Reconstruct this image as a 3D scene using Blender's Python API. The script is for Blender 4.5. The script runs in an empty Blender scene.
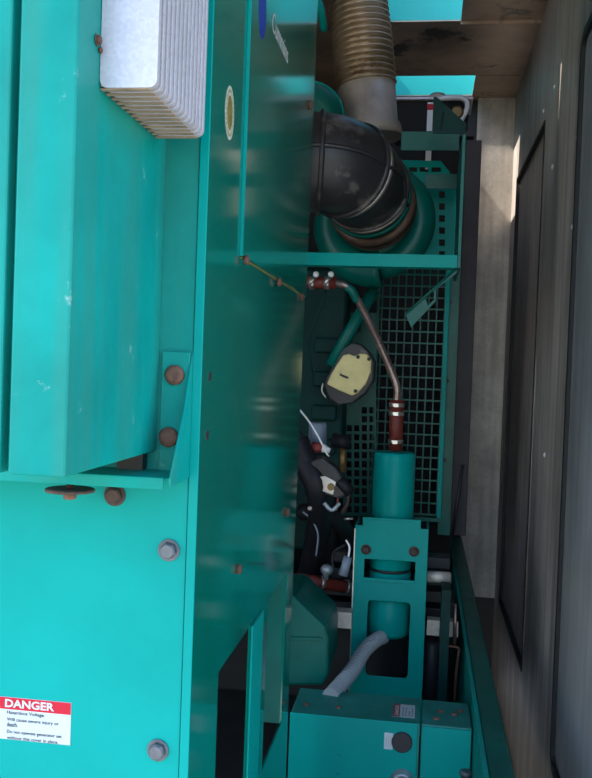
import bpy, bmesh, math, random
from mathutils import Vector, Matrix
from mathutils.geometry import tessellate_polygon
random.seed(7)
scene = bpy.context.scene
COL = scene.collection
H = 1.6                      # eye height above the ground
pi = math.pi

# ------------------------------------------------------------------ camera
F = 900.0
yc = Vector((129/F, 17/F, -1)).normalized()
zc = Vector((.040, 1, 0)); zc = (zc - yc*zc.dot(yc)).normalized()
xc = yc.cross(zc)
R = Matrix((xc, yc, zc))
cam_d = bpy.data.cameras.new('camera'); cam = bpy.data.objects.new('camera', cam_d); COL.objects.link(cam)
cam.matrix_world = Matrix.Translation((0, 0, H)) @ R.to_4x4()
cam_d.sensor_fit = 'HORIZONTAL'; cam_d.sensor_width = 36; cam_d.lens = F/592*36; cam_d.clip_start = .02
scene.camera = cam

def ray(px, py): return R @ Vector(((px-296)/F, (389-py)/F, -1))
def P(px, py, Y):            # world point seen at a pixel, at depth Y
    r = ray(px, py); r = r*(Y/r.y); return Vector((r.x, r.y, r.z+H))
def PX(px, py, X):           # world point seen at a pixel, on the plane x = X
    r = ray(px, py); r = r*(X/r.x); return Vector((r.x, r.y, r.z+H))
def pxm(n, Y): return n*Y/F  # pixels to metres at a depth

# ------------------------------------------------------------------ materials
def srgb(r, g, b):
    f = lambda c: (c/255/12.92) if c/255 <= .04045 else ((c/255+.055)/1.055)**2.4
    return (f(r), f(g), f(b), 1)
def mat(name, col, rough=.5, metal=0, var=.12, scale=6, bump=0, bscale=40, coat=0, spots=None, spot_amt=.62, spot_scale=9,
        streak=None, streak_amt=.5, rvar=.1, spangle=0, stretch=(1,1,1), spec=.5):
    m = bpy.data.materials.new(name); m.use_nodes = True
    nt = m.node_tree; N = nt.nodes; L = nt.links
    b = N['Principled BSDF']
    b.inputs['Metallic'].default_value = metal
    b.inputs['Specular IOR Level'].default_value = spec
    b.inputs['Coat Weight'].default_value = coat; b.inputs['Coat Roughness'].default_value = .12
    tc = N.new('ShaderNodeNewGeometry')
    mp = N.new('ShaderNodeMapping'); mp.inputs['Scale'].default_value = stretch; L.new(tc.outputs['Position'], mp.inputs[0])
    def noise(s, det=5, rough=.6):
        n = N.new('ShaderNodeTexNoise'); n.inputs['Scale'].default_value = s; n.inputs['Detail'].default_value = det
        n.inputs['Roughness'].default_value = rough; L.new(mp.outputs[0], n.inputs['Vector']); return n
    def ramp(src, a, bb, c0, c1):
        r = N.new('ShaderNodeValToRGB'); r.color_ramp.elements[0].position = a; r.color_ramp.elements[1].position = bb
        r.color_ramp.elements[0].color = c0; r.color_ramp.elements[1].color = c1; L.new(src, r.inputs[0]); return r
    def mix(fac, c0, c1, blend='MIX'):
        x = N.new('ShaderNodeMix'); x.data_type = 'RGBA'; x.blend_type = blend
        if isinstance(fac, float): x.inputs[0].default_value = fac
        else: L.new(fac, x.inputs[0])
        for i, c in ((6, c0), (7, c1)):
            if isinstance(c, tuple): x.inputs[i].default_value = c
            else: L.new(c, x.inputs[i])
        return x.outputs[2]
    n1 = noise(scale)
    lo = tuple(max(0, c*(1-var)) for c in col[:3])+(1,); hi = tuple(min(1, c*(1+var)) for c in col[:3])+(1,)
    c = ramp(n1.outputs[0], .3, .7, lo, hi).outputs[0]
    if spangle:
        v = N.new('ShaderNodeTexVoronoi'); v.inputs['Scale'].default_value = spangle; L.new(mp.outputs[0], v.inputs['Vector'])
        bw = N.new('ShaderNodeRGBToBW'); L.new(v.outputs['Color'], bw.inputs[0])
        c = mix(.55, c, ramp(bw.outputs[0], .2, .8, (.80,.80,.80,1), (1,1,1,1)).outputs[0], 'MULTIPLY')
    if streak:
        mp2 = N.new('ShaderNodeMapping'); mp2.inputs['Scale'].default_value = (26, 26, 1.3); L.new(tc.outputs['Position'], mp2.inputs[0])
        ns = N.new('ShaderNodeTexNoise'); ns.inputs['Scale'].default_value = 1; ns.inputs['Detail'].default_value = 6; L.new(mp2.outputs[0], ns.inputs['Vector'])
        f = ramp(ns.outputs[0], .42, .72, (0,0,0,1), (streak_amt,)*3+(1,))
        c = mix(f.outputs[0], c, streak)
    if spots:
        n2 = noise(spot_scale, 8, .7)
        f = ramp(n2.outputs[0], spot_amt, spot_amt+.06, (0,0,0,1), (1,1,1,1))
        c = mix(f.outputs[0], c, spots)
    L.new(c, b.inputs['Base Color'])
    n3 = noise(scale*2.3)
    mr = N.new('ShaderNodeMapRange'); mr.inputs[3].default_value = max(0, rough-rvar); mr.inputs[4].default_value = min(1, rough+rvar)
    L.new(n3.outputs[0], mr.inputs[0]); L.new(mr.outputs[0], b.inputs['Roughness'])
    if bump:
        n4 = noise(bscale, 3); bp = N.new('ShaderNodeBump'); bp.inputs['Strength'].default_value = bump; bp.inputs['Distance'].default_value = .002
        L.new(n4.outputs[0], bp.inputs['Height']); L.new(bp.outputs[0], b.inputs['Normal'])
    return m

TEAL = (0, .30, .268, 1)
M = {}
M['teal'] = mat('teal_paint', TEAL, .36, spec=.12, var=.10, scale=4, bump=.12, bscale=90)
M['teal_dusty'] = mat('teal_paint_dusty', (.0,.27,.235,1), .45, spec=.14, streak=(.04,.22,.17,1), streak_amt=.5, var=.22, scale=5, bump=.2, bscale=70, spots=(.20,.40,.36,1), spot_amt=.64, spot_scale=22)
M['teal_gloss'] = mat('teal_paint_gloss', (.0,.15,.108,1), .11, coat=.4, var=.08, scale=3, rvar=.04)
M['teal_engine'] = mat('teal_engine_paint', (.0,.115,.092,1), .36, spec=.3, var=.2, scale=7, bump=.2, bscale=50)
M['teal_deep'] = mat('teal_paint_shaded', (.0,.028,.026,1), .5, spec=.18, var=.3, scale=9, bump=.3, bscale=60)  # base colour darkened to paint in the dimness deep inside
M['teal_top'] = mat('teal_paint_scuffed', (.02,.20,.17,1), .5, spec=.3, var=.25, scale=12, spots=(.22,.10,.05,1), spot_amt=.70, spot_scale=18)
M['galv'] = mat('galvanised_sheet', (.60,.58,.64,1), .45, metal=.3, var=.08, spangle=260, streak=(.42,.36,.30,1), streak_amt=.35)
M['tan'] = mat('tan_bounce_paint', (.36,.25,.16,1), .6, var=.3, scale=40)  # tan colour paints the warm ground bounce under the fins
M['galv_old'] = mat('weathered_galvanised', (.62,.57,.51,1), .5, metal=.3, var=.3, scale=5, spangle=90, streak=(.16,.14,.13,1), streak_amt=.45)
M['wall'] = mat('dusty_grey_wall', (.50,.44,.40,1), .5, spec=.35, metal=.0, var=.25, scale=2.5, streak=(.20,.16,.13,1), streak_amt=.75, bump=.15, bscale=8)
M['wall_in'] = mat('dusty_grey_door', (.52,.51,.53,1), .5, spec=.35, metal=.0, var=.2, scale=2.5, streak=(.30,.27,.25,1), streak_amt=.45, bump=.15, bscale=8)
M['ceil'] = mat('sooty_brown_ceiling', (.42,.31,.225,1), .4, metal=.2, var=.45, scale=4, spots=(.07,.055,.048,1), spot_amt=.58, spot_scale=3.5, bump=.3, bscale=20)
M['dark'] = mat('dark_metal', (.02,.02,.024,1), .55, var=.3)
M['shroud'] = mat('black_shroud', (.030,.026,.033,1), .6, var=.2)
M['core'] = mat('black_core', (.008,.008,.009,1), .8, var=.2)
M['gasket'] = mat('black_gasket', (.012,.012,.013,1), .6)
M['rubber'] = mat('scuffed_black_rubber', (.022,.021,.023,1), .42, var=.3, scale=10, spots=(.10,.092,.085,1), spot_amt=.56, spot_scale=9, bump=.3, bscale=30)
M['hose'] = mat('black_hose', (.008,.009,.013,1), .55, spec=.3, var=.3)
M['rust'] = mat('rusty_steel', (.155,.075,.05,1), .75, metal=.1, var=.4, scale=60, bump=.6, bscale=250)
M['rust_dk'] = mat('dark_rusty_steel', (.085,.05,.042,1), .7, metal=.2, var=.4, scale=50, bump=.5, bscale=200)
M['bolt'] = mat('grey_bolt_steel', (.13,.14,.16,1), .5, metal=.5, var=.3, scale=50, bump=.3, bscale=150)
M['steel'] = mat('bare_steel', (.55,.53,.50,1), .3, metal=.85, var=.15, scale=20)
M['pipe'] = mat('brown_steel_pipe', (.28,.21,.19,1), .3, metal=.7, var=.3, scale=20)
M['bellows'] = mat('heat_tinted_bellows', (.50,.40,.28,1), .34, metal=.75, var=.35, scale=6, spots=(.20,.11,.06,1), spot_amt=.62, spot_scale=7)
M['cuff'] = mat('stained_exhaust_cuff', (.46,.42,.38,1), .42, metal=.5, var=.35, scale=8, bump=.3)
M['band'] = mat('clamp_band', (.40,.36,.33,1), .38, metal=.6, var=.3, scale=25)
M['browncast'] = mat('brown_cast_ring', (.10,.06,.042,1), .5, metal=.4, var=.4, scale=15)
M['redhose'] = mat('red_silicone_hose', (.15,.020,.012,1), .55, var=.25, scale=30)
M['white'] = mat('white_plastic', (.75,.76,.76,1), .45, var=.05)
M['label'] = mat('white_label', (.50,.57,.61,1), .5, spec=.2, var=.03)
M['red'] = mat('red_print', (.50,.015,.035,1), .5, spec=.2, var=.05)
M['darkred'] = mat('faded_red_print', (.26,.045,.04,1), .5, var=.2)
M['ink'] = mat('black_print', (.006,.008,.01,1), .6, spec=.1)
M['blue'] = mat('blue_print', (.01,.02,.30,1), .35, var=.1)
M['greyprint'] = mat('grey_print', (.46,.46,.45,1), .4, var=.1)
M['gold'] = mat('gold_print', (.20,.17,.045,1), .4, var=.3, scale=80)
M['ivory'] = mat('ivory_print', (.50,.50,.38,1), .45, var=.3, scale=150)
M['yellow'] = mat('stained_cream_plastic', (.70,.60,.26,1), .5, var=.15, scale=14, spots=(.42,.30,.12,1), spot_amt=.64, spot_scale=26)
M['conduit'] = mat('grey_conduit', (.27,.31,.33,1), .5, var=.15)
M['cast'] = mat('grey_cast_fitting', (.32,.36,.39,1), .42, metal=.5, var=.2, scale=40, bump=.3)
M['bluegrey'] = mat('blue_grey_canister', (.15,.19,.24,1), .45, var=.1)
M['brass'] = mat('brass', (.20,.13,.05,1), .45, metal=.6, var=.2)
M['tealbright'] = mat('clean_teal_paint', (.004,.42,.38,1), .5, var=.05)
M['ground'] = mat('pale_gravel', (.42,.39,.35,1), .9, var=.2, scale=8, bump=.5, bscale=40)
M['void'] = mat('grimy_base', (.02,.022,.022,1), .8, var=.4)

# ------------------------------------------------------------------ mesh helpers
class MB:
    def __init__(s): s.bm = bmesh.new()
    def box(s, x0, x1, y0, y1, z0, z1):
        v = [s.bm.verts.new((x, y, z)) for x in (x0, x1) for y in (y0, y1) for z in (z0, z1)]
        for f in ((0,1,3,2), (4,6,7,5), (0,4,5,1), (2,3,7,6), (0,2,6,4), (1,5,7,3)): s.bm.faces.new([v[i] for i in f])
        return s
    def prism(s, outer, holes, to3, n):
        """outer / holes: 2D loops; to3 maps (a, b) to 3D; n: thickness vector"""
        loops = [outer]+list(holes); n = Vector(n)
        pts = [[Vector(to3(a, b)) for a, b in lp] for lp in loops]
        flat = [p for lp in pts for p in lp]
        tris = tessellate_polygon(pts)
        A = [s.bm.verts.new(p) for p in flat]; B = [s.bm.verts.new(p+n) for p in flat]
        for t in tris:
            try: s.bm.faces.new([A[i] for i in t]); s.bm.faces.new([B[i] for i in reversed(t)])
            except ValueError: pass
        k = 0
        for lp in pts:
            m = len(lp)
            for i in range(m):
                a, b = k+i, k+(i+1) % m
                try: s.bm.faces.new((A[a], A[b], B[b], B[a]))
                except ValueError: pass
            k += m
        return s
    def tube(s, path, r, seg=14, caps=True):
        path = [Vector(p) for p in path]; n = len(path)
        rs = r if isinstance(r, (list, tuple)) else [r]*n
        t0 = (path[1]-path[0]).normalized()
        up = Vector((0, 0, 1)) if abs(t0.z) < .9 else Vector((1, 0, 0))
        u = t0.cross(up).normalized(); rings = []
        for i in range(n):
            t = (path[min(i+1, n-1)]-path[max(i-1, 0)]).normalized()
            u = (u - t*u.dot(t)).normalized(); w = t.cross(u)
            rings.append([s.bm.verts.new(path[i]+(u*math.cos(2*pi*j/seg)+w*math.sin(2*pi*j/seg))*rs[i]) for j in range(seg)])
        for i in range(n-1):
            for j in range(seg):
                f = s.bm.faces.new((rings[i][j], rings[i][(j+1) % seg], rings[i+1][(j+1) % seg], rings[i+1][j])); f.smooth = True
        if caps: s.bm.faces.new(rings[0][::-1]); s.bm.faces.new(rings[-1])
        return s
    def lathe(s, prof, origin, axis, seg=40, close=False):
        """prof: (distance along axis, radius)"""
        o = Vector(origin); a = Vector(axis).normalized()
        u = a.orthogonal().normalized(); w = a.cross(u); rings = []
        for h, r in prof:
            rings.append([s.bm.verts.new(o+a*h+(u*math.cos(2*pi*j/seg)+w*math.sin(2*pi*j/seg))*max(r, 1e-5)) for j in range(seg)])
        m = len(rings)
        for i in range(m if close else m-1):
            A, B = rings[i], rings[(i+1) % m]
            for j in range(seg):
                f = s.bm.faces.new((A[j], A[(j+1) % seg], B[(j+1) % seg], B[j])); f.smooth = True
        if not close: s.bm.faces.new(rings[0][::-1]); s.bm.faces.new(rings[-1])
        return s
    def torus(s, c, axis, R_, r, seg=40, rs=10, flat=1.0):
        prof = [(r*flat*math.sin(2*pi*k/rs), R_+r*math.cos(2*pi*k/rs)) for k in range(rs)]
        return s.lathe(prof, c, axis, seg, close=True)
    def hexa(s, c, axis, r, h):
        return s.lathe([(0, r), (h*.85, r), (h, r*.86)], c, axis, 6)
    def build(s, name, m, parent=None, bevel=0, smooth=False):
        bmesh.ops.recalc_face_normals(s.bm, faces=s.bm.faces)
        me = bpy.data.meshes.new(name); s.bm.to_mesh(me); s.bm.free()
        me.materials.append(M[m] if isinstance(m, str) else m)
        o = bpy.data.objects.new(name, me); COL.objects.link(o)
        if parent:
            o.parent = parent
            if parent.parent is None: o.matrix_parent_inverse = Matrix.Translation(-Vector(parent.location))
        if bevel:
            b = o.modifiers.new('bevel', 'BEVEL'); b.width = bevel; b.segments = 2; b.limit_method = 'ANGLE'; b.angle_limit = math.radians(40)
        return o
def tag(o, label=None, cat=None, group=None, kind=None):
    if label: o['label'] = label
    if cat: o['category'] = cat
    if group: o['group'] = group
    if kind: o['kind'] = kind
    return o
def thing(name, label, cat, loc, group=None):
    o = bpy.data.objects.new(name, None); COL.objects.link(o); o.location = loc; o.empty_display_size = .05
    return tag(o, label, cat, group)
def struct(o): o['kind'] = 'structure'; return o
def smooth_path(pts, n=8):
    pts = [Vector(p) for p in pts]; out = []
    q = [pts[0]*2-pts[1]]+pts+[pts[-1]*2-pts[-2]]
    for i in range(1, len(q)-2):
        for k in range(n):
            t = k/n; a, b, c, d = q[i-1], q[i], q[i+1], q[i+2]
            out.append(.5*((2*b)+(c-a)*t+(2*a-5*b+4*c-d)*t*t+(3*b-a-3*c+d)*t**3))
    out.append(pts[-1]); return out
def rrect(a0, a1, b0, b1, r, n=5):
    out = []
    for (ca, cb, s) in ((a1-r, b1-r, 0), (a0+r, b1-r, 1), (a0+r, b0+r, 2), (a1-r, b0+r, 3)):
        for k in range(n+1):
            t = (s+k/n)*pi/2; out.append((ca+r*math.cos(t), cb+r*math.sin(t)))
    return out
def rect(a0, a1, b0, b1): return [(a1, b1), (a0, b1), (a0, b0), (a1, b0)]
def circ(a, b, r, n=24, ry=None): return [(a+r*math.cos(2*pi*k/n), b+(ry or r)*math.sin(2*pi*k/n)) for k in range(n)]
def YP(y): return lambda a, b: (a, y, b)       # a=x b=z
def XP(x): return lambda a, b: (x, a, b)       # a=y b=z
def bolt(c, axis, r, m, parent, name='bolt', h=None, washer=True):
    h = h or r*.75; a = Vector(axis).normalized(); mb = MB()
    if washer: mb.lathe([(0, r*1.28), (r*.14, r*1.28), (r*.16, r*1.2)], c, a, 24)
    mb.hexa(Vector(c)+a*(r*.14 if washer else 0), a, r*.98, h)
    mb.lathe([(0, r*.80), (h*.12, r*.72)], Vector(c)+a*(h+(r*.14 if washer else 0)), a, 20)
    return mb.build(name, m, parent)
def text(s, c, w, h, u, v, m, parent, name='lettering', lift=.0002, shear=0, bold=0):
    """solid lettering fitted to a w by h box with lower-left corner c, along u and v"""
    cu = bpy.data.curves.new('t', 'FONT'); cu.body = s; cu.shear = shear; cu.extrude = .002; cu.resolution_u = 3; cu.offset = bold
    t = bpy.data.objects.new('t', cu); COL.objects.link(t)
    dg = bpy.context.evaluated_depsgraph_get(); dg.update()
    me = bpy.data.meshes.new_from_object(t.evaluated_get(dg)); bpy.data.objects.remove(t); me.name = name
    xs = [q.co.x for q in me.vertices]; ys = [q.co.y for q in me.vertices]
    x0, x1, y0, y1 = min(xs), max(xs), min(ys), max(ys)
    u = Vector(u); v = Vector(v); n = u.cross(v)
    for q in me.vertices:
        q.co = Vector(c)+u*((q.co.x-x0)/(x1-x0)*w)+v*((q.co.y-y0)/(y1-y0)*h)+n*(lift if q.co.z > 0 else 0)
    me.materials.clear(); me.materials.append(M[m])
    o = bpy.data.objects.new(name, me); COL.objects.link(o); o.parent = parent
    
    if parent.parent is None: o.matrix_parent_inverse = Matrix.Translation(-Vector(parent.location))
    return o

Z = lambda rel: rel+H
XS = -.276        # side panel face
XW = .37          # right wall face
ZC = 1.30         # ceiling underside (rel)

# ------------------------------------------------------------------ setting
struct(MB().box(-8, 8, -10, 9, -.1, 0).build('ground', 'ground'))
mb = MB(); mb.prism(rect(-2, .42, .5, 4.42), [rect(-.35, .080, 2.76, 3.40), rect(-.21, .167, 4.02, 4.31)],
                    lambda a, b: (a, b, Z(ZC)), (0, 0, .004)); ceil = struct(mb.build('ceiling', 'ceil'))  # unseen front and left overhang, extended to keep sun off the panels
struct(MB().box(.08, .37, 3.402, 3.418, Z(ZC)-.012, Z(ZC)-.0005).build('trim_1', 'ceil'))
struct(MB().box(.168, .37, 4.018, 4.024, Z(ZC)-.004, Z(ZC)-.0005).build('trim_2', 'ceil'))
# right wall with two door recesses
pw = [rrect(1.45, 2.41, Z(-1.017), Z(.88), .06), rrect(3.15, 4.10, Z(-1.02), Z(.87), .012)]
mb = MB(); mb.prism(rect(1.35, 4.38, Z(-1.45), Z(ZC)-.0005), pw, XP(XW), (.02, 0, 0)); wall = struct(mb.build('wall_right', 'wall', bevel=.003))
struct(MB().box(XW+.0205, XW+.03, 1.35, 4.38, Z(-1.45), Z(ZC)-.0005).build('wall_right_backing', 'dark'))
def door(n, y0, y1, z0, z1, r, d, m, gp, g):
    t = MB(); t.prism(rrect(y0+g, y1-g, z0+g, z1-g, max(r-g, .004)), [], XP(XW+d), (.02-d, 0, 0))
    o = struct(t.build('door_%d' % n, m, bevel=.003))
    k = MB(); k.prism(rrect(y0+.001, y1-.001, z0+.001, z1-.001, max(r-.001, .002)), [rrect(y0+g, y1-g, z0+g, z1-g, max(r-g, .004))], XP(XW-gp), (.0195+gp, 0, 0))
    k.build('gasket', 'gasket', o); return o
door(1, 1.45, 2.41, Z(-1.017), Z(.88), .06, .002, 'wall_in', .008, .022)
d2 = door(2, 3.15, 4.10, Z(-1.02), Z(.87), .012, .012, 'wall', .003, .014)
mb = MB(); a = PX(541, 117, XW); 
for zz0, zz1 in ((Z(-.95), Z(.05)),):
    mb.box(XW-.001, XW-.0001, 3.128, 3.131, zz0, zz1)
mb.build('bright_edge', 'steel', wall)  # steel strip stands in for daylight through the door seam
for q in ((555,87), (544,111), (553,167), (578,138), (573,227), (545,455)):
    MB().lathe([(0,.008),(.003,.007),(.005,.004)], PX(q[0], q[1], XW), (-1,0,0), 12).build('sun_dot', 'white', wall)  # white discs stand in for small bright sun dots
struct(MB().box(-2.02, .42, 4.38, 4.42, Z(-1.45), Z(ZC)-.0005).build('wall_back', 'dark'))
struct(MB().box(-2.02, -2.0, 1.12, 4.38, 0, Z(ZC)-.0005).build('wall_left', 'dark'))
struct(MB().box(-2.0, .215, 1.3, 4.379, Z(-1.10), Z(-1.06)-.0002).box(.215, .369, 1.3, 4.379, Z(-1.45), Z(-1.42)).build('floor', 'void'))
c0 = P(478, 110, 4.34).x
struct(MB().box(c0, XW-.001, 4.34, 4.379, Z(-1.0595), Z(ZC)-.001).build('column', 'galv_old'))
# teal air plenum on the roof, end walls seen through the openings, added side walls block sun
struct(MB().box(-.45, .20, 3.400, 3.42, Z(ZC)+.0045, Z(ZC)+.42).build('wall_plenum_front', 'tealbright'))
struct(MB().box(-.45, .20, 4.310, 4.33, Z(ZC)+.0045, Z(ZC)+.42).build('wall_plenum_rear', 'tealbright'))
struct(MB().box(-.45, -.432, 3.421, 4.309, Z(ZC)+.0045, Z(ZC)+.40).build('wall_sun_trim', 'tealbright'))  # unseen side wall, height set to trim sun through the rear opening

struct(MB().box(-.46, -.44, 2.70, 3.399, Z(ZC)+.0045, Z(ZC)+.76).build('wall_sun_block', 'tealbright'))  # added unseen wall, blocks sun through the front roof opening

# ------------------------------------------------------------------ left front: covers, channel, fins, ledge
YF = 1.10
XE = -.289
seam = P(175, 476, YF).z
t = thing('cover_panel', 'large flat teal cover panel carrying the red and white danger sign', 'panel', (-.6, YF, 0.5))
mb = MB(); mb.box(-1.2, XE, YF, YF+.004, .62, seam-.0012); mb.build('plate', 'teal', t, bevel=.0012)
for (x, y, r, m) in ((169,550,9,'bolt'), (158,750,9,'bolt'), (115,495,9,'rust_dk')):
    bolt(P(x, y, YF-.0005), (0,-1,0), pxm(r, YF), m, t)
t = thing('upper_cover_panel', 'teal mounting panel behind the galvanised fins above the ledge', 'panel', (-.6, YF, 2.0))
MB().box(-1.2, XE, YF, YF+.004, seam+.0012, Z(ZC)-.002).build('plate', 'teal_dusty', t, bevel=.0012)
# danger sign
a, b = P(72, 703, YF-.001), P(70, 745.5, YF-.001)
sx0 = P(-52, 700, YF).x; ztop, zbot, xr = a.z, b.z, a.x-.001
sg = thing('danger_sign', 'red and white DANGER hazardous voltage sticker on the large teal cover', 'sign', ((sx0+xr)/2, YF-.0008, zbot))
bg = MB().box(sx0, xr, YF-.0007, YF-.0001, zbot, ztop).build('sticker', 'label', sg)
zb = ztop-(ztop-zbot)*.285
MB().box(sx0, xr-.0004, YF-.0010, YF-.0007, zb, ztop-.0004).build('red_band', 'red', sg)
U, V = (1,0,0), (0,0,1)
hh = (ztop-zb)
text('DANGER', (P(5.3,708,YF).x, YF-.0010, zb+hh*.16), P(54.5,708,YF).x-P(5.3,708,YF).x, hh*.68, U, V, 'label', sg, bold=.028)
tx = P(-4.5, 708, YF).x
MB().prism([(tx-.007, zb+hh*.14), (tx+.007, zb+hh*.14), (tx, zb+hh*.86)], [], YP(YF-.0010), (0,-.0002,0)).build('warning_triangle', 'label', sg)
MB().prism([(tx-.0009, zb+hh*.36), (tx+.0009, zb+hh*.36), (tx+.0012, zb+hh*.66), (tx-.0012, zb+hh*.66)], [], YP(YF-.0013), (0,-.0002,0)).box(tx-.0009,tx+.0009,YF-.0015,YF-.0013,zb+hh*.20,zb+hh*.30).build('exclamation_mark', 'red', sg)
for s, x1, yb in (('Hazardous Voltage.', 45, 716.5), ('Will cause severe injury or', 59, 723.5), ('death.', 18, 728.2), ('Do not operate generator set', 62, 735.8), ('without this cover in place.', 58.5, 741.8)):
    p = P(7, yb, YF); q = P(x1, yb, YF)
    zz = P(34, yb, YF).z - .0006
    text(s, (p.x, YF-.0007, zz), q.x-p.x, pxm(4.6, YF), U, V, 'ink', sg, bold=.016)

# projecting channels
XD = -.3315; YD0 = .806; ZD = Z(-.1118)
t = thing('duct_channel', 'bright teal upright channel projecting in front, beside the galvanised fins', 'duct', (XD-.03, YD0, ZD))
MB().box(-.3885, XD, YD0, YF-.0006, ZD, Z(ZC)-.002).build('casing', 'teal_dusty', t, bevel=.0022)
t = thing('duct_channel', 'teal upright channel cut by the left edge of the view', 'duct', (-.43, YD0, ZD))
MB().box(-.47, -.3985, YD0+.004, YF-.0006, ZD, Z(ZC)-.002).build('casing', 'teal_dusty', t, bevel=.0022)
MB().box(-.3983, -.3888, YD0+.02, YF-.0006, ZD, Z(ZC)-.002).build('web', 'teal', t)
# galvanised fins
t = thing('fin_stack', 'stack of pale galvanised folded sheets on the side of the teal channel', 'heatsink', (-.30, .97, Z(.27)))
nf = 13; y0, y1 = .862, 1.060; st = (y1-y0)/nf
for k in range(nf):
    dz = 0; xx = -.272
    o = rrect(XD+.0006, xx, Z(.270), Z(ZC)-.004, .008)
    fn = MB().prism(o, [], YP(y0+k*st), (0, st*.55, 0)).build('fin', 'galv', t, bevel=.001)
    MB().box(XD+.001, -.2800, y0+(k+.14)*st, y0+(k+.56)*st, Z(.2688), Z(.2699)).build('bounce_edge', 'tan', fn)  # tan strip, warm bounce light painted below each fin
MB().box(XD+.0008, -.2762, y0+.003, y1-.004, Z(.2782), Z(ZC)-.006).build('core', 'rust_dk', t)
MB().box(XD+.0008, -.2795, y0+.003, y1-.004, Z(.2722), Z(.2780)).build('bounce_underside', 'tan', t)  # same painted bounce tint across the underside of the core
bolt(PX(97, 40, XD+.001), (1,0,0), .0045, 'rust', t, washer=True)
bolt(PX(99.5, 50, XD+.001), (1,0,0), .003, 'rust', t, washer=False)
# ledge
pe = P(163, 490, 1.02); pt = P(163, 478, 1.02)
t = thing('angle_ledge', 'teal angle ledge running under the projecting channels', 'bracket', (-.4, 1.06, pt.z))
mb = MB(); mb.box(-1.0, pe.x, 1.02, YF-.0006, pt.z-.003, pt.z); mb.box(-1.0, pe.x, 1.02, 1.024, pe.z, pt.z-.0005)
mb.build('angle_bar', 'teal_dusty', t, bevel=.0012)
c = P(70, 491.5, 1.045)
MB().lathe([(0,.0295),(.0015,.030),(.003,.030),(.004,.028)], (c.x, c.y, c.z), (0,0,1), 36).build('washer', 'rust_dk', t)
MB().lathe([(0.0042,.005),(pt.z-.0032-c.z,.005)], c, (0,0,1), 14).build('bolt_shank', 'rust_dk', t)
MB().hexa((c.x, c.y, c.z-.0002), (0,0,-1), .0085, .009).build('bolt', 'rust', t)
MB().box(XD-.045, XD-.012, 1.080, YF-.001, pt.z+.0002, ZD-.0004).build('spacer', 'dark', t)
# gusset bracket
XG = P(190, 470, YF).x
pz0, pz1 = P(180, 474, YF).z, P(180, 352, YF).z
xl = P(162, 400, YF).x
t = thing('gusset_bracket', 'teal triangular gusset bracket held by two rusty bolts', 'bracket', (XG-.02, YF-.01, pz0))
MB().box(xl, XG-.0032, YF-.006, YF-.0007, pz0+.001, pz1).build('flange', 'teal_dusty', t, bevel=.001)
MB().prism([(YF-.0007, pz1), (YF-.0007, pz0-.004), (1.015, pz0-.004), (1.015, pz0+.004), (1.07, pz0+(pz1-pz0)*.55)], [], XP(XG), (-.003,0,0)).build('gusset', 'teal_dusty', t, bevel=.0008)
for (x, y) in ((175, 375), (169, 437)):
    q = P(x, y, YF-.006); mb = MB(); mb.lathe([(0,.0125),(.004,.0125),(.006,.0105),(.007,.007)], q, (0,-1,0), 28); mb.build('bolt', 'rust', t)

# ------------------------------------------------------------------ glossy side panel
YB = 2.02; ZO = Z(-.4405)
t = thing('side_panel', 'tall glossy dark teal side panel receding inward with two cut-outs low down', 'panel', (XS, 1.5, .5))
outer = [(YF, Z(ZC)-.002), (YF, Z(-1.0)), (1.2545, Z(-1.0)), (1.2545, ZO), (1.496, ZO), (1.496, Z(-1.0)), (YB-.02, Z(-1.0)), (YB-.02, ZO), (YB, Z(0)), (YB+.03, Z(ZC)-.002)]
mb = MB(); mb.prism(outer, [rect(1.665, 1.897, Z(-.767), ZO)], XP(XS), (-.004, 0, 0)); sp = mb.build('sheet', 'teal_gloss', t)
MB().box(XE+.001, XS-.0002, YF-.003, YF-.0002, Z(-1.0), Z(ZC)-.002).build('front_flange', 'teal', t, bevel=.001)
# strut between the cut-outs and folded edges
mb = MB(); mb.box(XS+.0002, XS+.004, 1.497, 1.60, Z(-1.0), ZO-.002); mb.build('strut', 'teal', t, bevel=.001)
mb = MB(); mb.box(XS-.05, XS-.0045, 1.898, 1.901, Z(-.767), ZO); mb.build('folded_edge', 'teal_engine', t)
zl = Z(.161)
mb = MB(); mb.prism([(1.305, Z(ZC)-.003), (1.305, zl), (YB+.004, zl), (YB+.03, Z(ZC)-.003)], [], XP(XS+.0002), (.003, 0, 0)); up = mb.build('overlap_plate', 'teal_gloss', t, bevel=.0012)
mb = MB(); mb.box(XS+.0002, XS+.0042, 1.300, 1.3046, zl, Z(ZC)-.003); mb.build('edge_bead', 'teal', t)
mb = MB(); mb.box(XS+.0002, XS+.0012, 1.31, YB, zl-.0035, zl-.0003); mb.build('rust_line', 'gold', t)
for (x, y, r) in ((244.5,260,.0075), (277.5,282,.0085), (300.5,297,.009), (309,105,.010), (286,512,.010), (237,569,.0085)):
    q = PX(x, y, XS+.0034 if y < 290 else XS+.0003); bolt(q, (1,0,0), r, 'rust' , t, washer=False, h=.006)
for (x, y) in ((209.7,376), (207,435)):
    q = PX(x, y, XS); MB().box(XS+.0001, XS+.0012, q.y-.006, q.y+.006, q.z-.006, q.z+.005).build('slot', 'dark', t)
q = PX(229.5, 113, XS)
em = MB().prism(circ(q.y, q.z, .027, 40, .036), [circ(q.y, q.z, .0165, 40, .023)], XP(XS+.0002), (.0004,0,0)).build('round_emblem', 'ivory', t)
MB().prism(circ(q.y, q.z, .0165, 32, .023), [], XP(XS+.0002), (.0005,0,0)).build('emblem_center', 'gold', em)
mb = MB()
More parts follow.
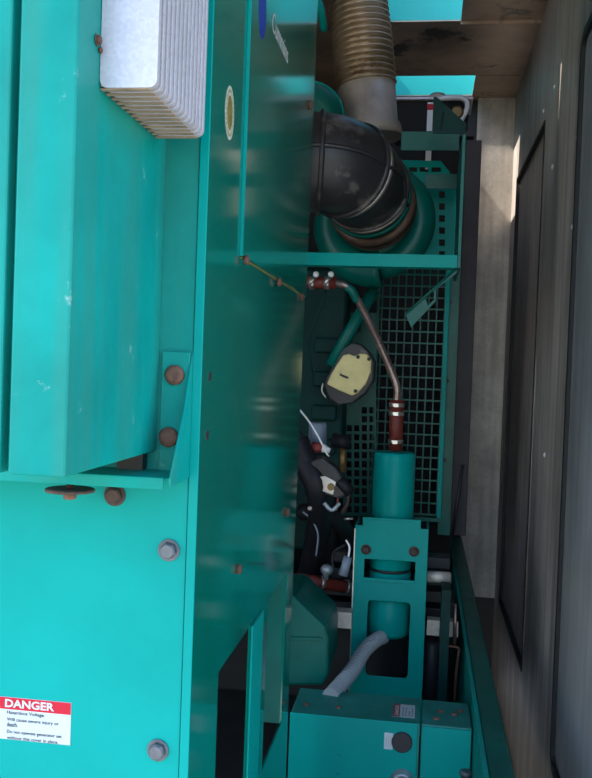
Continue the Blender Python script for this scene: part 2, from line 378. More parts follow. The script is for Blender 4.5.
for k in range(28):
    an = 2*pi*k/28; cy, cz = q.y+.0217*math.cos(an), q.z+.0295*math.sin(an)
    mb.box(XS+.0006, XS+.0008, cy-.0013, cy+.0013, cz-.0017, cz+.0017)
mb.build('emblem_lettering', 'gold', em)
q = PX(263, 10, XS+.004)
MB().prism(circ(q.y, q.z, .030, 36, .044), [], XP(XS+.0034), (.0004,0,0)).build('blue_oval', 'blue', t)
qa, qb = PX(272.5, 30, XS+.004), PX(288, 66, XS+.004)
text('Cummins', (XS+.0034, qa.y, qa.z), qb.y-qa.y, .034, (0,1,0), (0,0,1), 'greyprint', t, lift=.0004, shear=.15)

# ------------------------------------------------------------------ terminal box
YBX = 2.05
a = P(290, 712.5, YBX); b = P(420.5, 724, YBX)
bx0, bx1, bz = a.x, b.x, (a.z+b.z)/2
t = thing('terminal_box', 'teal sheet metal terminal box low in front with black plug', 'box', ((bx0+bx1)/2, YBX+.08, Z(-1.0595)))
MB().box(bx0+.001, bx1-.001, YBX+.004, YBX+.17, Z(-1.0595), bz-.0015).build('body', 'teal_top', t, bevel=.002)
MB().box(bx0, bx1-.006, YBX, YBX+.0035, Z(-1.05), bz).build('lid', 'teal', t, bevel=.0015)
for dx in (.03, .16):
    MB().lathe([(0,.007),(.003,.006),(.004,.003)], (bx0+dx*.6+.012, YBX+.06, bz-.0015), (0,0,1), 16).build('screw', 'rust', t)
q = P(402, 742, YBX); lat = MB().lathe([(0,.0235),(.004,.0235),(.006,.021)], q, (0,-1,0), 40).build('plug', 'shroud', t)
q = P(388.5, 741, YBX); st_ = MB().box(q.x-.010, q.x+.010, YBX-.0006, YBX-.0001, q.z-.019, q.z+.019).build('white_sticker', 'label', t)
mb = MB()
for k in range(3): mb.box(q.x-.006+k*.005, q.x-.004+k*.005, YBX-.0009, YBX-.0006, q.z-.015, q.z+.012)
mb.build('sticker_print', 'greyprint', st_)
# danger label lying on box top, reading along the depth
q0 = P(392, 716.5, YBX+.02)
lx0, lx1 = P(393, 709, YBX+.085).x, P(415, 709, YBX+.085).x
lz = bz-.0013; ly0, ly1 = YBX+.035, YBX+.115
lb = MB().box(lx0, lx1, ly0, ly1, lz, lz+.0005).build('warning_label', 'label', t)
MB().box(lx0+.0003, lx0+(lx1-lx0)*.33, ly0, ly1, lz+.0005, lz+.0009).build('red_band', 'darkred', lb)
text('DANGER', (lx0+(lx1-lx0)*.27, ly0+.008, lz+.0009), .062, (lx1-lx0)*.18, (0,1,0), (-1,0,0), 'label', lb)
for k in range(4):
    text('Hazardous voltage' if k == 0 else ('Will cause injury' if k == 1 else ('or death' if k == 2 else 'Do not operate')), (lx0+(lx1-lx0)*(.50+.14*k), ly0+.008, lz+.0005), .055 if k != 2 else .03, (lx1-lx0)*.07, (0,1,0), (-1,0,0), 'ink', lb)
for (x, y) in ((339,756), (338,775)):
    q = P(x, y, YBX); MB().lathe([(0,.005),(.0015,.004)], q, (0,-1,0), 14).build('screw', 'teal', t)
q = P(402, 781, YBX-.0005)
t2 = thing('conduit_fitting', 'grey cast conduit fitting on the front of the terminal box', 'fitting', q)
MB().lathe([(0,.028),(.006,.028),(.008,.024),(.022,.024),(.024,.021)], q, (0,-.95,.1), 32).build('collar', 'cast', t2)
MB().lathe([(0.0245,.018),(.05,.017)], q, (0,-.95,.1), 28).build('sleeve', 'conduit', t2)

# ------------------------------------------------------------------ cross member and skid rail
RX0, RX1, ZR = .141, .2035, Z(-.77)
t = thing('cross_member', 'teal cross beam with rust spots to the right of the terminal box', 'beam', (.07, 2.15, Z(-1.0595)))
MB().box(bx1+.002, RX0-.003, YBX+.012, YBX+.17, Z(-1.0595), bz-.004).build('beam', 'teal_top', t, bevel=.003)
MB().box(bx1+.004, RX0-.006, YBX+.008, YBX+.0118, Z(-1.0595), bz-.008).build('front_plate', 'teal', t)
q = P(466, 776, YBX-.004)
mb = MB(); mb.lathe([(-.04,.008),(0,.008)], q, (0,0,1), 16); mb.hexa(q, (0,0,1), .015, .012); mb.build('bolt', 'bolt', t)
for (x, y) in ((441,714), (455,716), (436,722), (462,712)):
    q = P(x, y, YBX+.05); MB().lathe([(0,.008),(.003,.007),(.005,.002)], (q.x, YBX+.05+(722-y)*.006, bz-.004), (0,0,1), 9).build('rust_blister', 'rust', t)
t = thing('skid_rail', 'long teal skid rail running back along the dark right wall', 'rail', (.17, 2.0, Z(-1.05)))
mb = MB(); mb.box(RX0+.011, RX1, 1.5, 4.32, Z(-1.0595), ZR-.004); mb.build('rail_body', 'teal_engine', t, bevel=.004)
MB().box(RX0, RX0+.0105, 1.5, 4.32, Z(-1.0595), ZR+.004).build('lip', 'teal_dusty', t, bevel=.0015)

# ------------------------------------------------------------------ bracket, filter cylinder
YK = 2.60; SK = YK/2.25
t = thing('mounting_bracket', 'upright teal bracket plate with two windows in front of the cylinder', 'bracket', (-.07, YK, bz-.05))
def kp(x, y): q = P(x, y, YK); return (q.x, q.z)
xl, xr = kp(354, 560)[0]-.001, kp(427.5, 560)[0]
zt = kp(390, 527)[1]; zt2 = kp(390, 519)[1]
nx0, nx1 = kp(362.8, 519)[0], kp(421, 521)[0]
outer = [(xl, Z(-1.05)), (xr, Z(-1.05)), (xr, zt), (nx1, zt), (nx1, zt2), (nx0, zt2), (nx0, zt), (xl, zt)]
h1 = rect(kp(364, 572)[0], kp(415, 572)[0], kp(390, 582)[1], kp(390, 560.5)[1])
h2 = rrect(kp(366.5, 640)[0], kp(409, 640)[0], kp(388, 677)[1], kp(388, 601.5)[1], .012)
mb = MB(); mb.prism(outer, [h1, h2], YP(YK), (0, .005, 0)); mb.build('plate', 'teal', t, bevel=.0015)
mb = MB(); mb.box(xl, xl+.005, YK+.0052, YK+.16, Z(-1.05), zt-.002); mb.build('flange', 'teal', t)
mb = MB(); mb.box(xr-.005, xr, YK+.0052, YK+.16, Z(-1.05), zt-.002); mb.build('flange', 'teal', t)
mb = MB(); mb.box(nx0, nx1, YK-.004, YK-.0002, zt2-.004, zt2+.002); mb.build('top_lip', 'teal', t, bevel=.001)
mb = MB(); mb.box(h1[1][0]-.004, h1[0][0], YK-.004, YK-.0002, h1[2][1]-.002, h1[2][1]+.009); mb.build('window_lip', 'teal', t, bevel=.001)
mb = MB(); mb.box(xl-.0008, xl+.002, YK-.0012, YK-.0002, Z(-1.05), zt-.01); mb.build('bright_edge', 'steel', t)  # thin bright steel strip down the left edge
for (x, y) in ((366, 549.5), (414, 551.5)):
    q = P(x, y, YK); bolt(q, (0,-1,0), .0118, 'rust_dk', t)
YCY = YK+.078; RC = .0530*SK
def cyc(x, y): return P(x, y, YCY)
ctop, cbot = cyc(395, 452), cyc(387.5, 636)
cx_ = (ctop.x+cbot.x)/2
t = thing('filter_cylinder', 'upright teal metal cylinder standing behind the bracket plate', 'cylinder', (cx_, YCY, cbot.z))
hgt = ctop.z-cbot.z
MB().lathe([(0,.02),(.004,RC-.012),(.012,RC-.003),(.02,RC),(hgt*.36,RC)], (cx_,YCY,cbot.z), (0,0,1), 48).build('bowl', 'teal', t)
MB().lathe([(hgt*.36+.0005,RC-.004),(hgt*.375,RC-.004)], (cx_,YCY,cbot.z), (0,0,1), 40).build('neck', 'dark', t)
MB().lathe([(hgt*.376,RC-.002),(hgt*.38,RC),(hgt-.008,RC),(hgt-.002,RC-.003),(hgt,RC-.007)], (cx_,YCY,cbot.z), (0,0,1), 48).build('body', 'teal', t)
MB().torus((cx_,YCY,P(395,520,YCY).z+.012), (0,0,1), RC+.0006, .0015, 48, 6).build('weld_ring', 'teal_dusty', t)
# stubs through bracket sides
for nm, (x0, x1, y, r, lab) in {'a': (427.2,451,577,.0165,'short galvanised stud sticking out right of the bracket, upper one'), 'b': (426.8,458,627,.022,'grey channel stub sticking out right of the bracket, lower one')}.items():
    p, q = P(x0, y, YK+.03), P(x1, y+1, YK+.03); p.z = q.z
    mb = MB()
    if nm == 'a': mb.tube([p, q], r, 18)
    else: mb.box(p.x, q.x, p.y-.02, p.y+.02, p.z-r, p.z-r+.006).box(p.x, q.x, p.y-.02, p.y-.014, p.z-r+.0062, p.z+r).box(p.x, q.x-.006, p.y-.0138, p.y+.02, p.z+r-.006, p.z+r)
    tag(mb.build('stud', 'galv_old'), lab, 'stud')
t = thing('hanger_rod', 'thin cranked rusty rod hanging below the grey channel stub', 'rod', P(455, 700, 2.3))
MB().tube([P(455.5,604,2.58), P(454.5,644,2.58)], .005, 8).build('threaded_rod', 'pipe', t)
MB().tube(smooth_path([P(448,646,2.58), P(458,648,2.58), P(458,656,2.58), P(456,675,2.58), P(454,703,2.58)], 4), .004, 8).build('hook', 'rust', t)

# flexible conduit from the cylinder to the box
path = smooth_path([P(383,637,YCY-.03), P(376,640,YK-.03), P(364,651,YK-.12), P(354,668,YK-.22), P(343,682,YK-.31), P(330,697,YK-.42)], 18)
t = thing('flexible_conduit', 'grey corrugated conduit curving from the cylinder down to the box', 'conduit', path[-1])
dense = []
for i in range(len(path)-1):
    for k in range(3): dense.append(path[i].lerp(path[i+1], k/3))
Ld = [0]
for i in range(1, len(dense)): Ld.append(Ld[-1]+(dense[i]-dense[i-1]).length)
rs = [.0170+.0042*math.sin(2*pi*Ld[i]/.0165) for i in range(len(dense))]
MB().tube(dense, rs, 20).build('corrugated_tube', 'conduit', t)
dd = (path[0]-path[4]).normalized()
MB().lathe([(-.012,.020),(.0,.020),(.003,.017),(.014,.017)], path[1], dd, 16).build('end_fitting', 'cast', t)

# ------------------------------------------------------------------ coolant pipe with red hoses
yh = YCY
t = thing('coolant_pipe', 'bent steel pipe with red hose ends rising from the cylinder', 'pipe', P(396, 451, yh))
p0, p1 = P(395.5, 450.5, yh), P(397, 400, yh)
h = MB(); h.tube([p0, p1], .0205, 24); hz = h.build('red_hose', 'redhose', t)
for y in (405, 413.5, 441.5):
    q = P(396.8-(y-400)*.03, y, yh); ax = p1-p0
    MB().lathe([(-.006,.0217),(-.005,.0228),(.005,.0228),(.006,.0217)], q, ax, 28).box(q.x-.008, q.x+.006, q.y-.031, q.y-.022, q.z-.005, q.z+.005).build('hose_clamp', 'steel', t)
MB().tube(smooth_path([P(397,402,yh), P(397,388,yh), P(393,375,yh), P(380,345,yh-.02), P(366,316,yh-.06), P(355,296,yh-.09), P(346,286,yh-.10), P(334,283,yh-.10)], 10), .0106, 16).build('steel_pipe', 'pipe', t)
MB().tube(smooth_path([P(357,301,yh-.082), P(352,291,yh-.097), P(347,287,yh-.10)], 6), .0125, 16).build('pipe_sleeve', 'teal_engine', t)
MB().tube([P(336,283.3,yh-.10), P(300,282,yh-.10)], .0170, 24).build('red_hose', 'redhose', t)
for x in (312, 327):
    q = P(x, 283, yh-.10); k = MB(); k.lathe([(-.007,.0182),(-.006,.0192),(.006,.0192),(.007,.0182)], q, (1,0,.02), 28); k.tube([q+Vector((-.006,-.024,-.008)), q+Vector((.010,-.024,.014))], .0058, 10)
    k.build('hose_clamp', 'steel', t)
    q = P(x+4, 274.5, yh-.12); MB().lathe([(-.004,.0085),(.004,.0085),(.007,.004)], q, (.1,-1,.2), 16).build('clamp_screw', 'white', t)

# ------------------------------------------------------------------ air elbow, turbo, exhaust bellows
def ringat(mb, path, i, R_, r, seg=56):
    ax = path[min(i+1, len(path)-1)]-path[max(i-1, 0)]; mb.torus(path[i], ax, R_, r, seg, 8); return mb
cpts = [P(304,163,2.37), P(322,163,2.372), P(339,166,2.39), P(353,174,2.44), P(362,184,2.52), P(368,196,2.60)]
ep = smooth_path(cpts, 10); n = len(ep)
rad = [.131 - .012*(i/(n-1)) for i in range(n)]
t = thing('intake_elbow', 'wide scuffed black rubber intake elbow with raised ribs beneath exhaust', 'hose', ep[n//2])
MB().tube(ep, rad, 64).build('rubber_elbow', 'rubber', t)
for i, r in ((9,.007), (26,.008), (44,.007)):
    k = MB(); ringat(k, ep, i, rad[i]+.002, r); k.build('rib', 'rubber', t)
def seam_pts(off):
    out = []
    for i in range(0, n):
        tt = (ep[min(i+1, n-1)]-ep[max(i-1, 0)]).normalized()
        f = Vector((0,-1,.0)) if False else Vector((.15,-.80,.10+off)); f = (f-tt*f.dot(tt)).normalized(); out.append(ep[i]+f*(rad[i]+.001))
    return out
MB().tube(seam_pts(.0), .006, 10).build('seam_rib', 'rubber', t)
for i in (28, 47):
    k = MB(); ax = ep[min(i+1, n-1)]-ep[i-1]
    k.lathe([(-.006,rad[i]+.001),(-.005,rad[i]+.0035),(.005,rad[i]+.0035),(.006,rad[i]+.001)], ep[i], ax, 56, close=False); k.build('clamp_band', 'band', t)
axE = (ep[-1]-ep[-3]).normalized()
# turbocharger
tc_ = P(376, 223, 2.78)
t = thing('turbocharger', 'round teal turbocharger housing mounted behind the black rubber elbow', 'turbocharger', tc_)
tax = Vector((.10, 1, -.10)).normalized()
mb = MB(); u = tax.orthogonal().normalized(); w = tax.cross(u)
# snail volute: growing tube round the axis
segs = 48; vp = []; vr = []
for k in range(segs+1):
    f = k/segs; an = f*2*pi+2.2; r_ = .055-.016*f; R_ = .134+.008*(1-f)
    vp.append(tc_+(u*math.cos(an)+w*math.sin(an))*(R_)); vr.append(r_+.004)
mb.tube(vp, vr, 20).build('volute', 'teal_engine', t)
k = MB(); k.lathe([(-.045,.085),(-.030,.112),(0,.125),(.05,.10),(.09,.05)], tc_, tax, 48); k.build('housing', 'teal_engine', t)
e0 = ep[-1]
k = MB(); k.lathe([(0,.1215),(.004,.124),(.016,.124),(.020,.118),(.05,.112)], e0, axE, 56); k.build('inlet_ring', 'teal_engine', t)
k = MB(); k.lathe([(.052,.112),(.055,.128),(.072,.130),(.076,.122),(.085,.122),(.090,.128),(.104,.126),(.13,.105)], e0, axE, 56); k.build('flange_ring', 'browncast', t)
k = MB()
for j in range(7):
    an = -.9+j*.13
    q = tc_+(u*math.cos(an)+w*math.sin(an))*.155-tax*.052; k.lathe([(0,.003),(.002,.0025)], q, -tax, 8)
k.build('casting_marks', 'ivory', t)
# exhaust
YE = 3.0
ea, eb = P(358, -20, YE), P(367, 84, YE); et = (P(350,-20,YE), P(358,0,YE), P(363,40,YE), P(367,82,YE))
t = thing('exhaust_pipe', 'brown ribbed metal exhaust bellows rising through the roof opening', 'exhaust', P(368, 130, YE))
bp = smooth_path([P(345,-110,YE), P(351,-55,YE), P(357,0,YE), P(362,40,YE), P(366.5,87,YE)], 90)
Lb = sum((bp[i+1]-bp[i]).length for i in range(len(bp)-1)); s_ = 0; rr = []
pitch = pxm(5.9, YE)
for i in range(len(bp)):
    if i: s_ += (bp[i]-bp[i-1]).length
    rr.append(0.0945+.0068*math.cos(2*pi*s_/pitch))
MB().tube(bp, rr, 40).build('bellows', 'bellows', t)
q0, q1 = P(366.5,85,YE), P(370,139,YE)
L_ = (q1-q0).length
MB().lathe([(0,.092),(.004,.095),(L_*.7,.095),(L_*.78,.104),(L_*.9,.108),(L_,.108)], q0, q1-q0, 48).build('cuff', 'cuff', t)
# housing showing at far left
q = P(308, 118, 2.86)
t = thing('air_filter_housing', 'dark teal domed housing peeking out left of the exhaust', 'housing', q)
MB().lathe([(-.03,.06),(-.02,.104),(0,.112),(.05,.116),(.12,.116)], q, (-.1,1,.05), 48).build('dome', 'teal_engine', t)
MB().torus(q, (-.1,1,.05), .113, .005, 48).build('rim', 'teal', t)
tag(MB().tube(smooth_path([P(316,-6,2.9), P(321,10,2.9), P(324,30,2.95)], 5), .012, 10).build('support_strap', 'teal'), 'narrow bright teal strap beside the top of the exhaust bellows', 'strap')

# ------------------------------------------------------------------ turbo support frame
t = thing('angle_iron_stand', 'teal angle iron frame around the turbocharger', 'frame', P(455, 268, 2.5))
YS = 2.5
a = P(457, 268, YS); b = P(456, 255, YS)
MB().box(-.36, a.x, YS, YS+.004, a.z, b.z).box(-.36, a.x, YS+.0042, YS+.05, a.z, a.z+.004).build('lower_bar', 'teal', t, bevel=.001)
xp = P(466, 136, YS).x
zt_ = P(465, 134, YS).z
MB().box(a.x+.0005, xp, YS, 2.86, a.z, zt_).build('side_plate', 'teal_engine', t, bevel=.001)
a2, b2 = P(463, 152, 2.8), P(463, 134, 2.8)
MB().box(-.10, a.x-.0003, 2.78, 2.784, a2.z, b2.z+.002).build('upper_bar', 'teal_engine', t, bevel=.001)
a3, b3 = P(455, 189, 2.84), P(455, 174, 2.84)
MB().box(P(425,180,2.84).x, a.x-.0003, 2.84, 2.844, a3.z, b3.z).build('rear_bar', 'teal_engine', t, bevel=.001)
def poly(pts, Y, m, name, parent, thick=.004, holes=(), bevel=0):
    f = lambda L_: [(P(x, y, Y).x, P(x, y, Y).z) for x, y in L_]
    return MB().prism(f(pts), [f(h_) for h_ in holes], YP(Y), (0, thick, 0)).build(name, m, parent, bevel=bevel)
slots = [[(440.2+.35*k, 129-3.1*k), (442.6+.35*k, 127.6-3.1*k), (442.7+.35*k, 129.4-3.1*k), (440.4+.35*k, 130.8-3.1*k)] for k in range(6)]
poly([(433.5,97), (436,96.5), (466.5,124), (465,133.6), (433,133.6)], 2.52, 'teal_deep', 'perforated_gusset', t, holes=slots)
d = thing('slotted_strut', 'slotted teal diagonal strut hanging from the frame corner', 'strut', P(435, 290, 2.52))
poly([(457,267.5), (457,273), (436,289.5), (436,301), (411,327.5), (405.5,314)], 2.515, 'teal_engine', 'plate', d, holes=[[(434,291),(434,299.5),(428,305.5),(425,296.5)]], bevel=.0006)
k = MB(); k.tube([P(457.5,267.5,2.51), P(405.5,314,2.51)], .003, 8); k.build('edge', 'teal_engine', d)
# louvred plate behind the frame
lv = thing('vent_plate', 'teal plate with rectangular vent holes behind the turbocharger', 'vent', P(425, 200, 2.97))
hs = [[(x0,167), (x1,167.3), (x1,172), (x0,171.7)] for x0, x1 in ((409,417), (419.5,428.5), (431.5,441))]
hs += [[(x0,191+12*j), (x0+6,191.2+12*j), (x0+6,198+12*j), (x0,197.8+12*j)] for j in range(6) for x0 in (439,)]
poly([(380,159.5), (440.7,161), (449,171), (456,186), (456,268), (380,268)], 2.97, 'teal', 'plate', lv, holes=hs, thick=.005)

# ------------------------------------------------------------------ fan guard
YG = 3.30
t = thing('fan_guard', 'teal wire mesh fan guard in front of the dark radiator', 'guard', P(410, 512, YG))
x0 = P(376, 400, YG).x; x1 = P(441, 400, YG).x; z0 = P(400, 513, YG).z; z1 = P(400, 262, YG).z
mb = MB(); px_ = pxm(7.7, YG); pz_ = pxm(11.3, YG); i = 0
x = x1
while x > x0: mb.box(x-.0024, x+.0024, YG+.0055, YG+.010, z0, z1); x -= px_
z = z0
while z < z1: mb.box(x0, x1, YG, YG+.005, z-.0028, z+.0028); z += pz_
mb.build('wire_mesh', 'teal_engine', t)
mb = MB(); mb.box(x1, x1+.017, YG-.006, YG+.02, z0-.01, z1); mb.build('frame_bar', 'teal', t, bevel=.003)
MB().box(x0-.01, x0-.0005, YG-.002, YG+.012, z0-.01, z1).build('frame_bar', 'teal_engine', t)
MB().box(x0-.01, x1+.017, YG-.006, YG+.02, z0-.024, z0-.0105).build('frame_bar', 'teal_engine', t)
t = thing('belt_guard', 'dark teal punched sheet guard left of the wire mesh', 'guard', P(360, 512, 3.1))
hs = []
for r_ in range(12):
    for c_ in range(4):
        xx, yy = 346.5+c_*7.6, 407+r_*9.0
        if r_ < 2 and c_ < 2: continue
        hs.append([(xx, yy), (xx+5.2, yy+.2), (xx+5.2, yy+6.6), (xx, yy+6.4)])
for c_ in range(4): hs.append([(333+c_*8, 318), (337+c_*8, 318), (337+c_*8, 332), (333+c_*8, 332)])
poly([(320,311), (376,313), (376,516), (344,516), (338,430), (320,400)], 3.1, 'teal_engine', 'punched_sheet', t, holes=hs)
t = thing('radiator', 'black radiator core behind the fan guard', 'radiator', P(400, 500, 3.7))
zr = P(420, 101, 3.66).z
MB().box(-1.2, .13, 3.66, 3.85, Z(-1.0), zr).build('core', 'core', t)
a = P(396, 100.5, 3.65); b = P(473, 101, 3.65)
MB().box(a.x-.1, b.x, 3.64, 3.86, zr+.0005, zr+.012).build('top_plate', 'galv', t, bevel=.002)
q = P(438, 93.5, 3.62)
MB().lathe([(0,.036),(.008,.040),(.016,.038),(.026,.028)], (q.x, 3.70, zr+.0125), (0,0,1), 32).build('filler_cap', 'galv_old', t)
q = P(430.5, 102, 3.63); q2 = P(430.5, 131, 3.63)
k = MB().box(q.x-.011, q.x+.011, 3.632, 3.6395, q2.z-.15, q.z-.0).build('level_strip', 'white', t)
MB().box(q.x-.012, q.x+.012, 3.629, 3.6315, q.z-.03, q.z-.008).build('red_mark', 'red', k)
MB().tube(smooth_path([P(440,98.5,3.60), P(458,97.5,3.60), P(466,101,3.60), P(467,109,3.60), P(461,121,3.60), P(458,132,3.60)], 6), .0105, 14).build('white_tube', 'white', t)
MB().lathe([(-.01,.02),(0,.026),(.01,.026),(.016,.018)], P(457,113,3.6), (0,-1,0), 24).build('drain_fitting', 'brass', t)
MB().box(-.15, b.x, 3.45, 3.6, P(420,131,3.45).z-.02, P(420,131,3.45).z).build('tray', 'dark', t)
# shroud
a = P(466, 140, 3.38); b = P(482, 140, 3.38)
t = thing('radiator_shroud', 'tall black upright shroud between the fan guard and galvanised column', 'shroud', (a.x, 3.4, P(450,535,3.38).z))
zz0 = P(450, 535, 3.38).z
MB().box(a.x, b.x, 3.38, 3.63, zz0, a.z).build('side_sheet', 'shroud', t, bevel=.003)
MB().box(P(447,300,3.37).x, a.x-.0005, 3.372, 3.38, zz0, P(450,200,3.37).z).build('teal_strip', 'teal_engine', t)
for y in (302, 381, 460):
    q = P(450.0-(y-300)*.035, y, 3.371); MB().lathe([(0,.008),(.005,.007)], q, (0,-1,0), 12).build('bolt', 'dark', t)
q = P(461, 540, 3.2)
tag(MB().tube([P(463,465,3.36), P(452,538,3.36)], .006, 8).build('conduit_line', 'dark'), 'thin dark line running down beside the galvanised column', 'cable')

# ------------------------------------------------------------------ engine
t = thing('engine_block', 'dark teal engine block deep inside behind the hoses', 'engine', (-.35, 3.0, Z(-.8)))
a = P(344, 400, 2.95)
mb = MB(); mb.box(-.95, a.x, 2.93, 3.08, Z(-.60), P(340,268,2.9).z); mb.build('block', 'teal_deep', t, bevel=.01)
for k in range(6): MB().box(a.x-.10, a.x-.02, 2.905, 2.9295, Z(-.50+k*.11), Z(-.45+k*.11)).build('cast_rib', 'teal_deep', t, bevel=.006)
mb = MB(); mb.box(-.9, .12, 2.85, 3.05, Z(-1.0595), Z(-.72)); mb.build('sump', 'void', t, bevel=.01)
mb = MB()
for k in range(5): mb.box(-.35, .10, 2.77, 2.849, Z(-.60-.052*k), Z(-.565-.052*k))
mb.build('finned_rack', 'dark', t, bevel=.004)
tag(MB().tube([P(374,290,2.84), P(330,366,2.80)], .019, 16).build('oil_pipe', 'teal_engine'), 'straight dark teal pipe slanting down left behind the steel pipe', 'pipe')
# yellow capped sensor
YY = 2.78
t = thing('capped_housing', 'black housing with a stained cream cover below the slanting pipe', 'housing', P(350, 395, YY))
poly([(345,347), (353,342), (361,344), (371,354), (375,362), (374,380), (366,393), (353,403), (338,405), (329,399), (323,386), (327,377), (341,352)], YY, 'rubber', 'rubber_body', t, thick=.07, bevel=.006)
poly([(343,355), (349,353.8), (354,356), (360,353.5), (367,354), (371.5,359), (371,372), (366,384), (358,393), (352,396), (340,391), (326.5,384), (330,376), (337,364)], YY-.012, 'yellow', 'cream_cover', t, thick=.0115, bevel=.005)
poly([(340,373.5), (348.5,377), (348,379), (339.5,375.5)], YY-.015, 'dark', 'slot', t, thick=.003)
for (x, y) in ((369,359), (358,357), (355.5,391)):
    MB().lathe([(0,.006),(.004,.005)], P(x, y, YY-.012), (0,-1,0), 12).build('screw', 'dark', t)
MB().tube(smooth_path([P(323,383,YY-.01), P(322,391,YY-.01), P(326,398,YY-.01)], 4), .0028, 8).build('wire_clip', 'steel', t)
# canister etc
q = P(317, 452, 2.55)
t = thing('canister', 'small blue-grey canister with a red and white collar', 'canister', q)
MB().lathe([(0,.026),(.08,.026),(.085,.022)], q, (0,0,1), 28).build('can', 'bluegrey', t)
q = P(316, 448, 2.47)
MB().tube([P(303,446,2.47), P(311,447,2.47)], .013, 16).build('white_end', 'white', t)
MB().tube([P(311.3,447,2.47), P(322,448,2.47)], .014, 16).build('red_collar', 'darkred', t)
MB().tube([P(322.3,448,2.47), P(330,451,2.47)], [.013,.007], 16).build('white_end', 'white', t)
def cable(name, pts, r, m, label, cat='hose'):
    return tag(MB().tube(smooth_path(pts, 8), r, 14).build(name, m), label, cat)
cable('white_wire', [P(298,408,2.40), P(308,420,2.40), P(318,436,2.40), P(326,452,2.41), P(329,456,2.42)], .0026, 'white', 'thin off-white wire draped in front of the blue-grey canister', 'wire')
cable('black_hose', [P(296,440,2.45), P(305,462,2.45), P(318,490,2.44), P(318,530,2.56), P(306,590,2.76)], .035, 'hose', 'thick black hose curving down beside the glossy side panel')
cable('black_hose', [P(302,512,2.56), P(325,514,2.52), P(344,528,2.60), P(354,550,2.72)], .0245, 'hose', 'black hose arching toward the left edge of the bracket')
cable('black_cable', [P(298,430,2.5), P(305,440,2.5), P(300,452,2.5)], .005, 'hose', 'short black cable loop beside the canister', 'cable')
cable('thin_cable', [P(345,545,2.36), P(334,552,2.37), P(333,565,2.37), P(340,578,2.38)], .0035, 'hose', 'thin dark cable loop next to the grey wired plug', 'cable')
cable('thin_cable', [P(326,290,2.6), P(316,320,2.6), P(309,345,2.62), P(312,372,2.64)], .004, 'teal_deep', 'thin dark cable dropping from the red hose clamps', 'cable')
cable('black_hose', [P(300,470,2.62), P(316,478,2.64), P(333,505,2.66), P(330,545,2.7), P(322,572,2.75)], .020, 'hose', 'slim black hose behind the shiny connector plate')
cable('dark_red_wire', [P(338,497,2.62), P(336,512,2.62), P(327,524,2.62), P(322,540,2.62)], .003, 'darkred', 'dark red wire trailing down behind the curved metal tube', 'wire')
cable('grey_wire', [P(303,512,2.50), P(312,520,2.49), P(318,535,2.49), P(316,556,2.5)], .0028, 'bluegrey', 'thin grey wire lying across the thick black hose', 'wire')
t = thing('sensor_connector', 'black electrical connector with a shiny metal plate among the hoses', 'connector', P(328, 485, 2.42))
poly([(310,462), (322,457), (336,468), (346,482), (350,495), (340,499), (322,494), (312,478)], 2.415, 'rubber', 'connector_body', t, thick=.06, bevel=.008)
poly([(317,477), (325,476), (336,482), (333,495), (322,491)], 2.408, 'steel', 'metal_plate', t, thick=.004, bevel=.001)
MB().lathe([(0,.010),(.008,.009)], P(331,487,2.407), (0,-1,0), 16).build('screw', 'brass', t)
MB().tube([P(339,480,2.42), P(351,493,2.42)], .016, 14).build('black_sleeve', 'hose', t)
t = thing('hose_fitting', 'brass and black fitting standing beside the punched guard', 'fitting', P(343, 470, 2.65))
MB().tube([P(343,447,2.65), P(343,472,2.65)], .011, 14).build('brass_stem', 'brass', t)
MB().tube([P(332,440,2.65), P(350,443,2.65)], .022, 16).build('elbow', 'hose', t)
MB().tube(smooth_path([P(345,480,2.62), P(348,500,2.62), P(340,517,2.6)], 5), .006, 10).build('stalk', 'rust_dk', t)
MB().tube([P(341,519,2.55), P(353,518.5,2.55)], .0035, 8).build('pin', 'steel', t)
tag(MB().tube(smooth_path([P(324,503,2.40), P(332,510,2.40), P(340,503,2.4)], 6), .0055, 10).build('curved_tube', 'cast'), 'small curved metal tube under the shiny connector plate', 'tube')
t = thing('orange_hose', 'dull red hose with metal clamps running left of the bracket', 'hose', P(330, 584, 2.36))
MB().tube([P(296,579,2.56), P(350,587.5,2.68)], .0185, 20).build('hose', 'redhose', t)
for x in (320.5, 346.5):
    q = P(x, 582.6+(x-320)*.15, 2.56+(x-296)/54*.12); MB().lathe([(-.006,.0195),(-.005,.0210),(.005,.0210),(.006,.0195)], q, P(350,587.5,2.68)-P(296,579,2.56), 24).build('hose_clamp', 'steel', t)
t = thing('valve_ball', 'small grey ball topped valve standing on the red hose', 'valve', P(326, 578, 2.35))
MB().lathe([(0,.009),(.014,.009),(.018,.015),(.028,.019),(.038,.015),(.043,.006)], P(325,579,2.56), (.15,0,1), 20).build('knob', 'cast', t)
t = thing('wired_plug', 'grey plug with a white wire hanging beside the bracket edge', 'plug', P(345, 575, 2.3))
MB().tube([P(348,557,2.26), P(343,575,2.26)], [.011,.0125], 14).build('plug_body', 'bluegrey', t)
MB().tube(smooth_path([P(346,540,2.26), P(349.5,547,2.26), P(348.5,557,2.26)], 5), .0025, 8).build('wire', 'white', t)
tag(MB().lathe([(0,.005),(.006,.0055)], P(310,508,2.39), (0,-1,0), 12).build('stud', 'steel'), 'tiny bright stud on the thick black hose', 'stud')

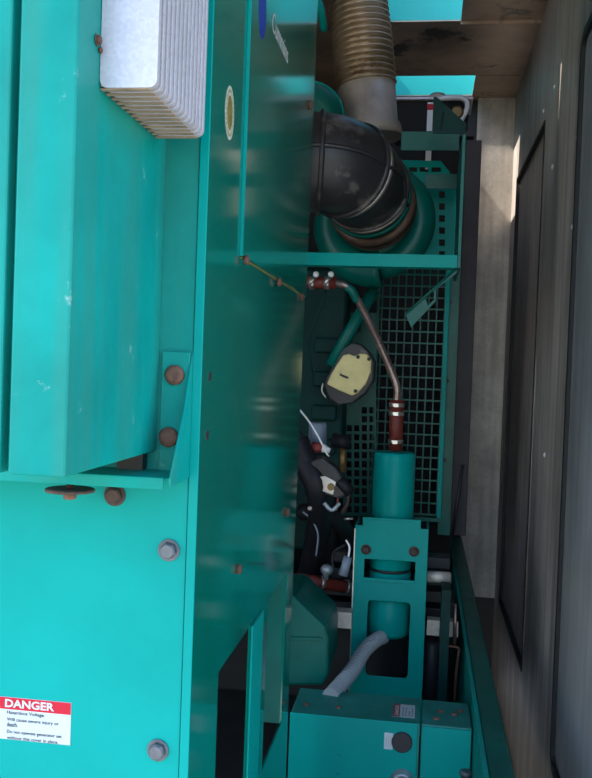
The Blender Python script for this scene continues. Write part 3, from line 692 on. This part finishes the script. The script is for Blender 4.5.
# wedge shaped housing low left, behind side panel
t = thing('flywheel_housing', 'sloping teal sheet metal housing at the foot of the side panel', 'housing', P(305, 690, 2.3))
def wp(x, y): q = P(x, y, 2.28); return (q.x, q.z)
mb = MB(); mb.prism([wp(255,595), wp(293,595), wp(326,627), wp(329,640), wp(328,676), wp(323,686), wp(255,686)], [], YP(2.28), (0,.25,0)); mb.build('shell', 'teal_engine', t, bevel=.008)
mb = MB(); mb.prism([wp(255,636), wp(321,637), wp(322,640), wp(255,639)], [], YP(2.274), (0,.0055,0)); mb.build('ridge', 'teal_engine', t, bevel=.001)
tag(MB().box(P(300,640,2.6).x, P(352,640,2.6).x, 2.55, 2.60, P(340,628,2.55).z, P(340,612,2.55).z).build('galvanised_bar', 'galv_old'), 'dull metal bar running behind the bracket below the red hose', 'bar')
tag(MB().lathe([(-.10,.02),(-.09,.03),(.14,.03),(.15,.024)], P(431,690,2.70), (0,0,1), 24).build('oil_filter', 'dark'), 'dark canister standing right of the bracket behind the hanger rod', 'canister')
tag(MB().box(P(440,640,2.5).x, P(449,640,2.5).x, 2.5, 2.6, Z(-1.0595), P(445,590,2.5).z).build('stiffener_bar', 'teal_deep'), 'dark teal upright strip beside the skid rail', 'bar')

# ------------------------------------------------------------------ light
w = bpy.data.worlds.new('world'); scene.world = w; w.use_nodes = True
nt = w.node_tree; bg = nt.nodes['Background']
sky = nt.nodes.new('ShaderNodeTexSky'); sky.sky_type = 'NISHITA'; sky.sun_disc = False
sky.sun_elevation = math.radians(54); sky.sun_rotation = math.radians(239); sky.air_density = 1.0; sky.dust_density = .6
nt.links.new(sky.outputs[0], bg.inputs[0]); bg.inputs[1].default_value = .30
sd = bpy.data.lights.new('sun', 'SUN'); sd.energy = 5.0; sd.angle = .009; sd.color = (1, .93, .82)
so = bpy.data.objects.new('sun', sd); COL.objects.link(so); so.location = (-3, -2, 6)
so.rotation_euler = Vector((.62, .10, -.76)).to_track_quat('-Z', 'Y').to_euler()
scene.view_settings.view_transform = 'Standard'; scene.view_settings.look = 'None'
scene.view_settings.gamma = 1; scene.view_settings.use_curve_mapping = False
scene.view_settings.exposure = 1.0
